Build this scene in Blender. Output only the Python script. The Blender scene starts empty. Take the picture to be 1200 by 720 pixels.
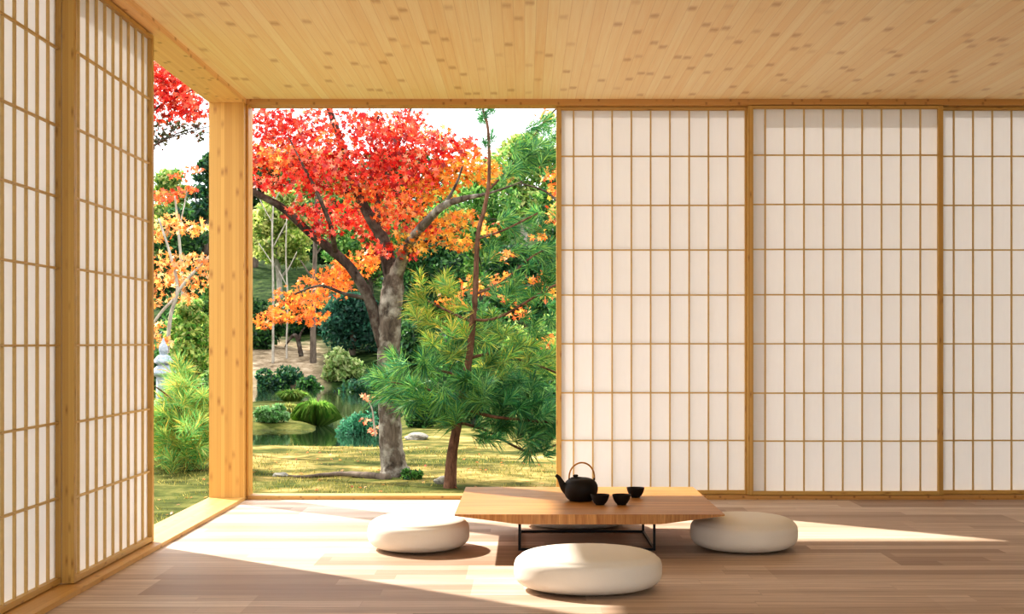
import bpy, math, random
import numpy as np
from mathutils import Vector
R = np.random.default_rng(7)
random.seed(7)
PI = math.pi
scene = bpy.context.scene
COL = scene.collection
FPX, VX, VY, H = 1667.0, 615.0, 401.0, 1.026

def P(px, py, Y):
    """a point of the place that lies at depth Y in front of the camera"""
    return np.array([(px - VX) / FPX * Y, Y, H - (py - VY) / FPX * Y])

# ---------------------------------------------------------------- objects
def link(name, me, mat=None, parent=None, loc=None):
    o = bpy.data.objects.new(name, me)
    COL.objects.link(o)
    if mat is not None:
        for m in (mat if isinstance(mat, (list, tuple)) else [mat]):
            me.materials.append(m)
    if loc is not None: o.location = loc
    if parent is not None: o.parent = parent
    return o

def thing(name, label, cat, loc=(0, 0, 0), rotz=0, group=None):
    o = bpy.data.objects.new(name, None)
    COL.objects.link(o)
    o.empty_display_size = .1
    o.location = loc; o.rotation_euler = (0, 0, rotz)
    return tag(o, label, cat, group)

def tag(o, label=None, cat=None, group=None, kind=None):
    if label: o['label'] = label
    if cat: o['category'] = cat
    if group: o['group'] = group
    if kind: o['kind'] = kind
    return o

def dup(root, loc, rotz, label, group=None):
    r = root.copy(); COL.objects.link(r); r.location = loc; r.rotation_euler = (0, 0, rotz)
    r['label'] = label
    if group: r['group'] = group
    for ch in list(root.children):
        c = ch.copy(); COL.objects.link(c); c.parent = r
        for gch in ch.children:
            d = gch.copy(); COL.objects.link(d); d.parent = c
    return r

# ---------------------------------------------------------------- mesh helpers
class MB:
    def __init__(s): s.v = []; s.f = []; s.mi = []
    def add(s, v, f, mi=0):
        n = len(s.v); s.v += [tuple(map(float, p)) for p in v]
        s.f += [tuple(i + n for i in q) for q in f]; s.mi += [mi] * len(f); return s
    def box(s, x0, x1, y0, y1, z0, z1, bev=0.0, mi=0):
        if bev <= 0:
            v = [(x, y, z) for z in (z0, z1) for y in (y0, y1) for x in (x0, x1)]
            f = [(0, 2, 3, 1), (4, 5, 7, 6), (0, 1, 5, 4), (2, 6, 7, 3), (0, 4, 6, 2), (1, 3, 7, 5)]
            return s.add(v, f, mi)
        import bmesh
        bm = bmesh.new()
        bmesh.ops.create_cube(bm, size=1)
        for q in bm.verts:
            q.co = ((x0 + x1) / 2 + q.co.x * (x1 - x0), (y0 + y1) / 2 + q.co.y * (y1 - y0), (z0 + z1) / 2 + q.co.z * (z1 - z0))
        bmesh.ops.bevel(bm, geom=bm.edges[:], offset=bev, segments=2, affect='EDGES', profile=.5)
        bm.verts.index_update()
        v = [q.co[:] for q in bm.verts]; f = [[q.index for q in fc.verts] for fc in bm.faces]
        bm.free(); return s.add(v, f, mi)
    def tube(s, pts, rad, n=10, cap=True, mi=0, wob=0.0):
        pts = [Vector(p) for p in pts]
        if not isinstance(rad, (list, tuple, np.ndarray)): rad = [rad] * len(pts)
        rings = []; up = Vector((0.13, .31, 1)).normalized(); prev = None
        for i, p in enumerate(pts):
            t = (pts[min(i + 1, len(pts) - 1)] - pts[max(i - 1, 0)]).normalized()
            if prev is None:
                a = t.cross(up)
                if a.length < .05: a = t.cross(Vector((1, 0, 0)))
                a.normalize()
            else:
                a = (prev - t * prev.dot(t)).normalized()
            prev = a; b = t.cross(a)
            ring = []
            for k in range(n):
                th = 2 * PI * k / n
                r = rad[i] * (1 + wob * (random.random() - .5) * 2)
                ring.append(p + a * (r * math.cos(th)) + b * (r * math.sin(th)))
            rings.append(ring)
        v = [q for r in rings for q in r]; f = []
        for i in range(len(rings) - 1):
            for k in range(n):
                f.append((i * n + k, i * n + (k + 1) % n, (i + 1) * n + (k + 1) % n, (i + 1) * n + k))
        if cap:
            f.append(tuple(reversed(range(n)))); f.append(tuple((len(rings) - 1) * n + k for k in range(n)))
        return s.add(v, f, mi)
    def lathe(s, prof, n=32, sx=1, sy=1, c=(0, 0, 0), mi=0):
        v = []; f = []
        for r, z in prof:
            for k in range(n):
                th = 2 * PI * k / n
                v.append((c[0] + r * sx * math.cos(th), c[1] + r * sy * math.sin(th), c[2] + z))
        for i in range(len(prof) - 1):
            for k in range(n):
                f.append((i * n + k, i * n + (k + 1) % n, (i + 1) * n + (k + 1) % n, (i + 1) * n + k))
        f.append(tuple(reversed(range(n)))); f.append(tuple((len(prof) - 1) * n + k for k in range(n)))
        return s.add(v, f, mi)
    def build(s, name, mat, parent=None, loc=None, smooth=False):
        me = bpy.data.meshes.new(name)
        me.from_pydata(s.v, [], s.f)
        for p, m in zip(me.polygons, s.mi):
            p.material_index = m; p.use_smooth = smooth
        me.update()
        return link(name, me, mat, parent, loc)

def spline(pts, rad, k=6):
    """Catmull-Rom through the joints of a branch"""
    p = [np.array(q, float) for q in pts]; op = []; orad = []
    for i in range(len(p) - 1):
        p0 = p[max(i - 1, 0)]; p1 = p[i]; p2 = p[i + 1]; p3 = p[min(i + 2, len(p) - 1)]
        for j in range(k):
            t = j / k
            op.append(.5 * ((2 * p1) + (-p0 + p2) * t + (2 * p0 - 5 * p1 + 4 * p2 - p3) * t * t + (-p0 + 3 * p1 - 3 * p2 + p3) * t ** 3))
            orad.append(rad[i] * (1 - t) + rad[i + 1] * t)
    op.append(p[-1]); orad.append(rad[-1])
    return op, orad

def np_mesh(name, V, F, C=None, mat=None, parent=None, smooth=False):
    """V (n,3), F (m,k) with one k; C colour per vertex (n,3)"""
    me = bpy.data.meshes.new(name)
    V = np.asarray(V, np.float32); F = np.asarray(F, np.int32); k = F.shape[1]
    me.vertices.add(len(V)); me.vertices.foreach_set('co', V.ravel())
    me.loops.add(F.size); me.loops.foreach_set('vertex_index', F.ravel())
    me.polygons.add(len(F)); me.polygons.foreach_set('loop_start', np.arange(0, F.size, k, dtype=np.int32))
    if smooth: me.polygons.foreach_set('use_smooth', np.ones(len(F), bool))
    me.update(calc_edges=True)
    if C is not None:
        a = me.color_attributes.new('Col', 'FLOAT_COLOR', 'POINT')
        c4 = np.ones((len(V), 4), np.float32); c4[:, :3] = C
        a.data.foreach_set('color', c4.ravel())
    return link(name, me, mat, parent)

def rand_frames(n, flat=0.0):
    """random orthonormal pairs (u, v) per leaf; flat>0 turns leaf faces towards the sky"""
    w = R.normal(size=(n, 3)); w[:, 2] += np.where(R.random(n) < .5, flat, flat); w /= np.linalg.norm(w, axis=1, keepdims=True)
    a = R.normal(size=(n, 3)); u = np.cross(w, a); u /= np.linalg.norm(u, axis=1, keepdims=True)
    return u, np.cross(w, u), w

def star(lobes=5):
    pts = []
    for i in range(lobes):
        a = PI / 2 + (i - (lobes - 1) / 2) * (1.62 * PI / lobes)
        L = (1.0, .98, .93)[min(2, abs(i - lobes // 2))] if abs(i - lobes // 2) < 2 else .72
        pts.append((L * math.cos(a), L * math.sin(a)))
        b = a + .81 * PI / lobes
        pts.append((.36 * math.cos(b), .36 * math.sin(b)))
    pts[-1] = (0, -.30)
    return np.array(pts)
STAR = star()
DIAMOND = np.array([(0, -1), (.48, 0.05), (0, 1), (-.48, .05)])

def leaf_cloud(name, pts, size, cols, mat, parent, shape=DIAMOND, flat=0.3):
    """one mesh of many little leaves, pts/cols relative to the parent"""
    n = len(pts); k = len(shape)
    u, v, w = rand_frames(n, flat)
    s = size * R.uniform(.7, 1.25, n)
    V = pts[:, None, :] + s[:, None, None] * (shape[None, :, 0, None] * u[:, None, :] + shape[None, :, 1, None] * v[:, None, :])
    V += (s[:, None] * .22 * (np.linalg.norm(shape, axis=1) ** 2)[None, :])[:, :, None] * -w[:, None, :]
    C = np.repeat(cols[:, None, :], k, 1)
    F = np.arange(n * k).reshape(n, k)
    return np_mesh(name, V.reshape(-1, 3), F, C.reshape(-1, 3), mat, parent)

def blob(c, r, n, shell=.55):
    d = R.normal(size=(n, 3)); d /= np.linalg.norm(d, axis=1, keepdims=True)
    q = R.uniform(shell, 1, n) ** .7
    return np.array(c) + d * q[:, None] * np.array(r)

def mixcol(palette, n, jit=.18):
    pal = np.array(palette); i = R.integers(0, len(pal), n); j = R.integers(0, len(pal), n); t = R.random(n)[:, None]
    c = pal[i] * (1 - t) + pal[j] * t
    return np.clip(c * (1 + R.normal(0, jit, n))[:, None], 0.004, 1)

# ---------------------------------------------------------------- materials
class NT:
    def __init__(s, name):
        s.m = bpy.data.materials.new(name); s.m.use_nodes = True; s.t = s.m.node_tree; s.t.nodes.clear()
        s.out = s.n('ShaderNodeOutputMaterial')
    def n(s, typ, **kw):
        nd = s.t.nodes.new(typ)
        for k, v in kw.items(): setattr(nd, k, v)
        return nd
    def L(s, a, b): s.t.links.new(a, b)
    def put(s, sock, v):
        if v is None: return
        if hasattr(v, 'is_linked'): s.L(v, sock)
        else:
            if isinstance(v, tuple) and len(v) == 3 and sock.type == 'RGBA': v = (*v, 1)
            sock.default_value = v
    def math(s, op, a, b=None, c=None):
        nd = s.n('ShaderNodeMath', operation=op)
        s.put(nd.inputs[0], a); s.put(nd.inputs[1], b); s.put(nd.inputs[2], c); return nd.outputs[0]
    def sep(s, v):
        nd = s.n('ShaderNodeSeparateXYZ'); s.L(v, nd.inputs[0]); return nd.outputs
    def comb(s, x, y, z):
        nd = s.n('ShaderNodeCombineXYZ'); s.put(nd.inputs[0], x); s.put(nd.inputs[1], y); s.put(nd.inputs[2], z); return nd.outputs[0]
    def wn(s, vec):
        nd = s.n('ShaderNodeTexWhiteNoise', noise_dimensions='3D'); s.L(vec, nd.inputs['Vector']); return nd.outputs['Value']
    def noise(s, vec, scale, detail=4, rough=.5, dist=0):
        nd = s.n('ShaderNodeTexNoise'); s.L(vec, nd.inputs['Vector'])
        nd.inputs['Scale'].default_value = scale; nd.inputs['Detail'].default_value = detail
        nd.inputs['Roughness'].default_value = rough; nd.inputs['Distortion'].default_value = dist
        return nd.outputs['Fac']
    def mapv(s, vec, sc, loc=(0, 0, 0)):
        nd = s.n('ShaderNodeMapping'); s.L(vec, nd.inputs['Vector']); nd.inputs['Scale'].default_value = sc; nd.inputs['Location'].default_value = loc
        return nd.outputs[0]
    def mix(s, fac, a, b, bt='MIX'):
        nd = s.n('ShaderNodeMix', data_type='RGBA', blend_type=bt)
        s.put(nd.inputs[0], fac); s.put(nd.inputs[6], a); s.put(nd.inputs[7], b); return nd.outputs[2]
    def ramp(s, fac, stops):
        nd = s.n('ShaderNodeValToRGB'); s.L(fac, nd.inputs[0]); e = nd.color_ramp.elements
        while len(e) < len(stops): e.new(.5)
        for q, (p, c) in zip(e, stops):
            q.position = p; q.color = (*c, 1) if len(c) == 3 else c
        return nd.outputs[0]
    def rng(s, v, a, b, c=0., d=1.):
        nd = s.n('ShaderNodeMapRange'); s.L(v, nd.inputs[0])
        for i, q in enumerate((a, b, c, d)): nd.inputs[i + 1].default_value = q
        return nd.outputs[0]
    def bump(s, h, strength=.2, dist=.01):
        nd = s.n('ShaderNodeBump'); s.L(h, nd.inputs['Height']); nd.inputs['Strength'].default_value = strength
        nd.inputs['Distance'].default_value = dist; return nd.outputs[0]
    def bsdf(s, col, rough=.5, normal=None, spec=.3, metal=0):
        b = s.n('ShaderNodeBsdfPrincipled'); s.put(b.inputs['Base Color'], col); s.put(b.inputs['Roughness'], rough)
        b.inputs['Specular IOR Level'].default_value = spec; b.inputs['Metallic'].default_value = metal
        if normal is not None: s.L(normal, b.inputs['Normal'])
        s.L(b.outputs[0], s.out.inputs[0]); return s.m
    def pos(s): return s.n('ShaderNodeNewGeometry').outputs['Position']

def m_plain(name, col, rough=.5, spec=.3, metal=0, nscale=40, var=.12):
    t = NT(name); p = t.pos()
    f = t.noise(p, nscale, 3)
    c = t.mix(f, tuple(q * (1 - var) for q in col), tuple(min(1, q * (1 + var)) for q in col))
    return t.bsdf(c, rough, t.bump(f, .08, .004), spec, metal)

def m_bamboo(name, light, dark, node, across, along, strip=.03, period=.33, rough=.42, nodeamt=.75, knots=1.0, nw=.09, tone=.6):
    """laminated bamboo: narrow strips of differing tone with the dark joints of the canes; axes are (x,y,z) weights"""
    t = NT(name); p = t.pos(); x, y, z = t.sep(p)
    def dot(w):
        a = t.math('MULTIPLY', x, w[0]); b = t.math('MULTIPLY', y, w[1]); c = t.math('MULTIPLY', z, w[2])
        return t.math('ADD', t.math('ADD', a, b), c)
    ac = dot(across); al = dot(along)
    sid = t.math('FLOOR', t.math('DIVIDE', ac, strip))
    r1 = t.wn(t.comb(sid, 3.1, 0.)); r2 = t.wn(t.comb(sid, 7.7, 1.))
    fine = t.noise(t.comb(t.math('MULTIPLY', ac, 1 / strip * 3.2), t.math('MULTIPLY', al, 1.1), r2), 1.0, 5, .7, .4)
    fine = t.rng(fine, .28, .72)
    q = t.math('ADD', t.math('DIVIDE', al, period), t.math('MULTIPLY', r2, 7.3))
    pid = t.math('FLOOR', q)
    jit = t.wn(t.comb(sid, pid, 5.))
    fr = t.math('FRACT', q)
    d = t.math('ABSOLUTE', t.math('SUBTRACT', fr, t.math('ADD', .3, t.math('MULTIPLY', jit, .4))))
    wob = t.noise(t.comb(t.math('MULTIPLY', ac, 2.2 / strip), t.math('MULTIPLY', al, 20.), 0.), 1.0, 2)
    band = t.rng(t.math('ADD', d, t.math('MULTIPLY', wob, .05)), .03, .03 + nw, 1., 0.)
    keep = t.rng(t.wn(t.comb(pid, sid, 9.)), .45, .70, 0., 1.)
    inn = t.math('ABSOLUTE', t.math('SUBTRACT', t.math('FRACT', t.math('ADD', t.math('DIVIDE', ac, strip), t.math('MULTIPLY', wob, .25))), .55))
    band = t.math('MULTIPLY', band, t.rng(inn, .28, .5, 1., 0.))
    band = t.math('MULTIPLY', band, t.math('MULTIPLY', keep, nodeamt * knots))
    c = t.mix(t.math('ADD', t.math('MULTIPLY', r1, tone), t.math('MULTIPLY', fine, 1 - tone)), dark, light)
    c = t.mix(band, c, node)
    edge = t.math('ABSOLUTE', t.math('SUBTRACT', t.math('FRACT', t.math('DIVIDE', ac, strip)), .5))
    c = t.mix(t.rng(edge, .46, .5, 0., .35), c, node)
    return t.bsdf(c, rough, t.bump(fine, .05, .003), .35)

def m_floor():
    t = NT('wood floor planks'); p = t.pos(); x, y, z = t.sep(p)
    W, L = .128, 1.55
    row = t.math('FLOOR', t.math('DIVIDE', y, W))
    off = t.math('MULTIPLY', t.wn(t.comb(row, 1., 2.)), L * 3)
    xs = t.math('DIVIDE', t.math('ADD', x, off), L)
    cid = t.math('FLOOR', xs)
    r = t.wn(t.comb(row, cid, 4.)); r2 = t.wn(t.comb(cid, row, 8.))
    gv = t.comb(t.math('ADD', t.math('MULTIPLY', x, 1.2), t.math('MULTIPLY', r2, 40.)), t.math('MULTIPLY', y, 26.), r)
    g1 = t.noise(gv, 1.3, 7, .7, .5)
    gv2 = t.comb(t.math('MULTIPLY', x, 3.), t.math('MULTIPLY', y, 160.), r)
    g2 = t.noise(gv2, 1., 3)
    grow = t.math('FLOOR', t.math('DIVIDE', y, W * 3))
    gx = t.math('FLOOR', t.math('DIVIDE', t.math('ADD', x, t.math('MULTIPLY', t.wn(t.comb(grow, 2., 6.)), 5.)), 1.35))
    rg = t.wn(t.comb(grow, gx, 3.))
    rr = t.math('ADD', t.math('MULTIPLY', rg, .55), t.math('MULTIPLY', r, .45))
    c = t.ramp(rr, [(.14, (.36, .24, .165)), (.36, (.56, .415, .31)), (.62, (.74, .59, .47)), (.86, (.90, .77, .65))])
    c = t.mix(t.rng(g1, .36, .66), t.mix(.62, c, (.26, .155, .095)), c)
    c = t.mix(t.rng(g2, .3, .75, .0, .35), c, t.mix(.5, c, (.75, .60, .48)))
    fy = t.math('ABSOLUTE', t.math('SUBTRACT', t.math('FRACT', t.math('DIVIDE', y, W)), .5))
    fx = t.math('ABSOLUTE', t.math('SUBTRACT', t.math('FRACT', xs), .5))
    gap = t.math('MAXIMUM', t.rng(fy, .485, .5), t.rng(fx, .4985, .5))
    c = t.mix(t.math('MULTIPLY', gap, .25), c, (.2, .12, .08))
    return t.bsdf(c, t.rng(g1, 0., 1., .42, .6), t.bump(g1, .05, .003), .28)

def m_table(name, sc, c0, c1):
    t = NT(name); p = t.pos()
    a = t.noise(t.mapv(p, sc), 1., 6, .6, .8)
    b = t.noise(t.mapv(p, tuple(q * 3.3 for q in sc)), 1., 3)
    c = t.mix(t.rng(a, .3, .7), c0, c1)
    c = t.mix(t.rng(b, .35, .75, 0., .5), c, tuple(q * .62 for q in c0))
    return t.bsdf(c, .38, t.bump(a, .05, .002), .35)

def m_paper():
    t = NT('shoji paper'); p = t.pos()
    f = t.noise(t.mapv(p, (60, 60, 9)), 1., 4, .6)
    c = t.mix(f, (.85, .845, .855), (.895, .885, .89))
    d = t.n('ShaderNodeBsdfDiffuse'); t.put(d.inputs[0], c)
    tr = t.n('ShaderNodeBsdfTranslucent'); t.put(tr.inputs[0], c)
    mx = t.n('ShaderNodeMixShader'); mx.inputs[0].default_value = .24; t.L(d.outputs[0], mx.inputs[1]); t.L(tr.outputs[0], mx.inputs[2])
    tp = t.n('ShaderNodeBsdfTransparent'); tp.inputs[0].default_value = (1, .97, .92, 1)
    m2 = t.n('ShaderNodeMixShader'); m2.inputs[0].default_value = .08; t.L(mx.outputs[0], m2.inputs[1]); t.L(tp.outputs[0], m2.inputs[2])
    t.L(m2.outputs[0], t.out.inputs[0]); return t.m

def m_leaf(name, tint=(1, 1, 1), transl=.5, gloss=.03):
    t = NT(name); a = t.n('ShaderNodeAttribute'); a.attribute_name = 'Col'
    c = t.mix(1., a.outputs['Color'], tint, 'MULTIPLY')
    d = t.n('ShaderNodeBsdfDiffuse'); t.L(c, d.inputs[0])
    tr = t.n('ShaderNodeBsdfTranslucent'); t.L(c, tr.inputs[0])
    mx = t.n('ShaderNodeMixShader'); mx.inputs[0].default_value = transl; t.L(d.outputs[0], mx.inputs[1]); t.L(tr.outputs[0], mx.inputs[2])
    g = t.n('ShaderNodeBsdfGlossy'); g.inputs['Roughness'].default_value = .45
    m2 = t.n('ShaderNodeMixShader'); m2.inputs[0].default_value = gloss; t.L(mx.outputs[0], m2.inputs[1]); t.L(g.outputs[0], m2.inputs[2])
    t.L(m2.outputs[0], t.out.inputs[0]); return t.m

def m_bark(name, lo, hi, lichen=None, sc=14):
    t = NT(name); p = t.pos()
    a = t.noise(t.mapv(p, (sc, sc, sc * .35)), 1., 6, .65, .5)
    b = t.noise(p, sc * .55, 4, .6)
    c = t.mix(t.rng(a, .3, .7), lo, hi)
    if lichen: c = t.mix(t.rng(b, .46, .72, 0., .75), c, lichen)
    return t.bsdf(c, .9, t.bump(a, .6, .03), .1)

def m_ground():
    t = NT('mossy garden ground'); p = t.pos(); x, y, z = t.sep(p)
    big = t.noise(t.mapv(p, (.9, 1.6, 1)), 1., 5, .6, .4)
    mid = t.noise(p, 3.2, 6, .65); fine = t.noise(p, 26., 4, .7)
    moss = t.ramp(mid, [(.28, (.035, .04, .01)), (.42, (.13, .115, .03)), (.55, (.34, .25, .08)), (.72, (.55, .41, .19))])
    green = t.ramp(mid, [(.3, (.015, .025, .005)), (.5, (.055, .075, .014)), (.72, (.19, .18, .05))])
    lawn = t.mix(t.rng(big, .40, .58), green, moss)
    lawn = t.mix(t.rng(t.math('ADD', y, t.math('MULTIPLY', big, 3.)), 13.2, 15.2, .65, 0.), lawn, green)  # tree shade near the house painted in as darker green
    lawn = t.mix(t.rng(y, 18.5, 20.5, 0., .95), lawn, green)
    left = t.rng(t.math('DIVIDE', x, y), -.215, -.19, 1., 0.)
    lawn = t.mix(t.math('MULTIPLY', left, .75), lawn, green)  # shade of the lawn at the left put into its colour
    lawn = t.mix(t.rng(fine, .35, .75, 0., .5), lawn, t.mix(.5, lawn, (.12, .08, .03)))
    sand = t.ramp(mid, [(.3, (.11, .08, .05)), (.5, (.30, .22, .14)), (.72, (.52, .41, .29))])
    forest = t.ramp(mid, [(.35, (.008, .018, .006)), (.55, (.03, .055, .014)), (.75, (.10, .11, .035))])
    yw = t.math('ADD', y, t.math('MULTIPLY', t.math('SUBTRACT', big, .5), 6.))
    sand = t.mix(t.rng(t.math('DIVIDE', x, y), -.15, -.135), sand, forest)
    sand = t.mix(t.rng(t.math('DIVIDE', x, y), -.225, -.205, 1., 0.), sand, forest)
    c = t.mix(t.rng(yw, 38., 41.), lawn, sand)
    c = t.mix(t.rng(yw, 45.5, 47.5), c, forest)
    c = t.mix(t.rng(z, -.36, -.27, 1., 0.), c, (.045, .05, .02))
    return t.bsdf(c, .95, t.bump(t.math('ADD', mid, fine), .5, .04), .05)

def m_water():
    t = NT('pond water'); p = t.pos()
    w = t.noise(t.mapv(p, (2.2, 1.1, 1)), 1., 3, .5)
    return t.bsdf((.012, .022, .012), .06, t.bump(w, .10, .02), .5)

def m_stone(name, a, b):
    t = NT(name); p = t.pos(); f = t.noise(p, 22., 5, .7)
    return t.bsdf(t.mix(t.rng(f, .3, .7), a, b), .9, t.bump(f, .4, .01), .15)

BAM_POST = m_bamboo('bamboo post', (.74, .43, .12), (.52, .26, .055), (.34, .14, .03), (1, .93, 0), (0, 0, 1), .024, .40, nodeamt=.7)
BAM_SILL = m_bamboo('bamboo sill lengthwise', (.70, .43, .14), (.56, .30, .08), (.36, .16, .04), (1, 0, 1), (0, 1, 0), .026, .34)
BAM_SIDE = m_bamboo('bamboo beam lengthwise', (.92, .63, .33), (.80, .49, .21), (.42, .21, .06), (1, 0, 1), (0, 1, 0), .026, .34)
BAM_BACK = m_bamboo('bamboo beam crosswise', (.64, .37, .12), (.44, .22, .06), (.24, .10, .03), (0, 1, 1), (1, 0, 0), .02, .12, nodeamt=.8)
BAM_CEIL = m_bamboo('bamboo ceiling boards', (.97, .86, .58), (.86, .62, .32), (.46, .24, .07), (1, 0, 0), (0, 1, 0), .055, .80, .5, .55, nw=.09, tone=.42)
FRAME = m_bamboo('bamboo screen frame upright', (.64, .42, .13), (.47, .27, .07), (.30, .15, .04), (1, 1, 0), (0, 0, 1), .012, .30)
FRAME_H = m_bamboo('bamboo screen frame level', (.64, .42, .13), (.47, .27, .07), (.30, .15, .04), (0, 0, 1), (1, 1, 0), .012, .30)
LATT = m_plain('lattice wood', (.62, .43, .18), .5)
PAPER = m_paper()
FLOOR = m_floor()
TABLE = m_table('table top oak', (1.0, 13, 13), (.38, .15, .03), (.63, .31, .085))
TABLE_E = m_table('table edge grain', (46, 46, 2.5), (.36, .14, .03), (.66, .35, .11))
BLACK_METAL = m_plain('black steel', (.012, .011, .011), .45, .4, .6)
IRON = m_plain('matt black cast iron', (.014, .011, .009), .62, .3, 0, 180, .3)
CANE = m_table('cane handle', (30, 30, 30), (.42, .17, .035), (.72, .36, .09))
LINEN = m_plain('off white cushion cloth', (.84, .79, .71), .85, .12, 0, 300, .03)
PLASTER = m_plain('plaster', (.80, .74, .66), .9, .1, 0, 8, .04)
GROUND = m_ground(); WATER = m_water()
GRANITE = m_stone('grey granite', (.22, .25, .30), (.52, .56, .62))
ROCK = m_stone('garden rock', (.12, .11, .09), (.38, .35, .29))
BARK_MAPLE = m_bark('maple bark', (.025, .018, .013), (.20, .155, .12), (.46, .42, .35), 17)
BARK_DARK = m_bark('dark maple bark', (.022, .015, .012), (.10, .07, .055), (.20, .175, .14), 16)
BARK_PINE = m_bark('pine bark', (.04, .018, .012), (.24, .125, .08), None, 22)
BARK_GREY = m_bark('pale bark', (.22, .18, .14), (.58, .52, .44), None, 10)
BARK_BROWN = m_bark('brown bark', (.06, .045, .035), (.22, .17, .13), None, 8)
LEAF = m_leaf('leaf', (1, 1, 1), .5)
LEAF_MAPLE = m_leaf('maple leaf', (1, 1, 1), .55, .04)
NEEDLE = m_leaf('pine needle', (1, 1, 1), .5, .03)

# ================================================================ THE ROOM
def structure(mb, name, mat, label=None):
    o = mb.build(name, mat); o['kind'] = 'structure'
    if label: o['label'] = label
    return o
XL, YB, ZC = -1.81, 9.25, 2.607           # inner faces of left wall, back wall, ceiling
XR, Y0, ZS, ZL = 3.977, -1.0, .025, 2.57   # right wall, open rear, sill top, lintel underside
structure(MB().box(XL - .24, XR + .1, Y0, YB + .16, -.32, 0), 'floor', FLOOR)
structure(MB().box(XL - .26, XR + .12, Y0, YB + .16, ZC, ZC + .10), 'ceiling', BAM_CEIL)
structure(MB().box(XR, XR + .1, Y0, YB - .001, .001, ZC - .001), 'wall_right', PLASTER)  # out of view, added so the room darkens towards the right
structure(MB().box(XL - .2, XL - .06, Y0, 4.63, .001, ZC - .001), 'wall_left', PLASTER)  # unseen solid stretch, added to block light nearer than the screens
# back sill and lintel, left sill and lintel, corner posts
structure(MB().box(XL, XR - .001, YB, YB + .155, .0005, ZS), 'trim_1', BAM_BACK, 'bamboo sill along the foot of the back wall')
structure(MB().box(XL, XR - .001, YB, YB + .155, ZL, ZC - .0005), 'trim_2', BAM_BACK, 'bamboo lintel along the top of the back wall')
structure(MB().box(XL - .228, XL - .001, 4.635, YB + .155, .0005, ZS - .003), 'trim_3', BAM_SILL, 'broad bamboo sill along the foot of the left wall')
structure(MB().box(XL - .228, XL - .001, 4.635, YB + .155, ZL + .003, ZC - .0005), 'trim_4', BAM_SIDE, 'broad bamboo beam along the top of the left wall')
structure(MB().box(XL - .228, XL - .002, YB - .07, YB + .15, ZS - .0025, ZL + .0025), 'trim_5', BAM_POST, 'broad square bamboo corner post')
structure(MB().box(XL, XL + .012, YB + .002, YB + .15, ZS + .0005, ZL - .0005), 'trim_6', BAM_POST, 'thin bamboo jamb beside the corner post')

# ---------------------------------------------------------------- shoji panels (local: x width, y depth away from the room, z up)
PW, PH, PD = 1.27, ZL - ZS - .004, .050
BX = [.113 + (.1265 * i) for i in range(9)]
BZ = [z - ZS for z in (2.243, 1.921, 1.628, 1.332, 1.012, .690, .377)]
def make_panel(name, label, group):
    t = thing(name, label, 'shoji screen', group=group)
    b = .002
    MB().box(0, .033, 0, PD, 0, PH, b).build('stile', FRAME, t)
    MB().box(PW - .033, PW, 0, PD, 0, PH, b).build('stile', FRAME, t)
    MB().box(.0335, PW - .0335, .002, PD - .002, PH - .022, PH - .0005, b).build('top_rail', FRAME_H, t)
    MB().box(.0335, PW - .0335, .002, PD - .002, .0005, .026, b).build('bottom_rail', FRAME_H, t)
    lat = MB()
    for x in BX: lat.box(x - .0047, x + .0047, .012, .024, .026, PH - .022)
    for z in BZ: lat.box(.033, PW - .033, .0105, .0232, z - .0045, z + .0045)
    lat.build('lattice', LATT, t)
    MB().box(.033, PW - .033, .025, .0265, .026, PH - .022).build('paper', PAPER, t)
    return t
G = 'sliding paper screens'
YA, YI = YB + .012, YB + .072            # near and far track of the back wall
p0 = make_panel('shoji_panel', 'white paper shoji screen directly behind the teapot, edging the garden opening', G)
p0.location = (.207, YI, ZS + .002)
dup(p0, (1.455, YA, ZS + .002), 0, 'white paper shoji screen in the middle of the back wall, overlapping both neighbours', G)
dup(p0, (2.703, YI, ZS + .002), 0, 'white paper shoji screen at the right end of the back wall, behind the middle one', G)
# left wall: turned so that local x runs towards the camera
XB, XA = XL - .055, XL - .110
dup(p0, (XB, 7.155 - PW, ZS), PI / 2, 'white paper shoji screen on the left wall, beside the garden opening', G)
dup(p0, (XA, 5.925 - PW, ZS), PI / 2, 'white paper shoji screen nearest the camera on the left wall', G)

# ================================================================ FURNITURE
TX, TY, TT = .305, 7.32, .215
t = thing('low_table', 'low square oak tea table with tapered top on thin black steel legs', 'table', (TX, TY, 0))
def tabletop():
    import bmesh
    xs = [-.635, -.632, -.36, -.33, -.2, 0, .2, .33, .36, .632, .635]
    un = [-.006, -.0075, -.043, -.046, -.047, -.047, -.047, -.046, -.043, -.0075, -.006]
    m = MB(); n = len(xs); v = []
    for y in (-.635, .635):
        for x in xs: v.append((x, y, TT))
        for x, u in zip(xs, un): v.append((x, y, TT + u))
    f = []; mi = []
    o = 2 * n
    for i in range(n - 1):
        f.append((i, i + 1, o + i + 1, o + i)); mi.append(0)                      # top
        f.append((n + i, o + n + i, o + n + i + 1, n + i + 1)); mi.append(0)      # underside
        f.append((n + i, n + i + 1, i + 1, i)); mi.append(1)                      # front edge
        f.append((o + i, o + i + 1, o + n + i + 1, o + n + i)); mi.append(1)      # back edge
    f.append((0, o, o + n, n)); mi.append(1); f.append((n - 1, 2 * n - 1, o + 2 * n - 1, o + n - 1)); mi.append(1)
    m.add(v, f); m.mi = mi
    return m
tabletop().build('tabletop', [TABLE, TABLE_E], t)
q, r_ = .331, .006
for sx in (-1, 1):
    for sy in (-1, 1):
        MB().box(sx * q - r_, sx * q + r_, sy * q - r_, sy * q + r_, .0005, TT - .0462, .001).build('leg', BLACK_METAL, t)
    MB().box(sx * q - r_, sx * q + r_, -q + r_ + .0003, q - r_ - .0003, .0005, .0125, .001).build('floor_bar', BLACK_METAL, t)
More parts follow.
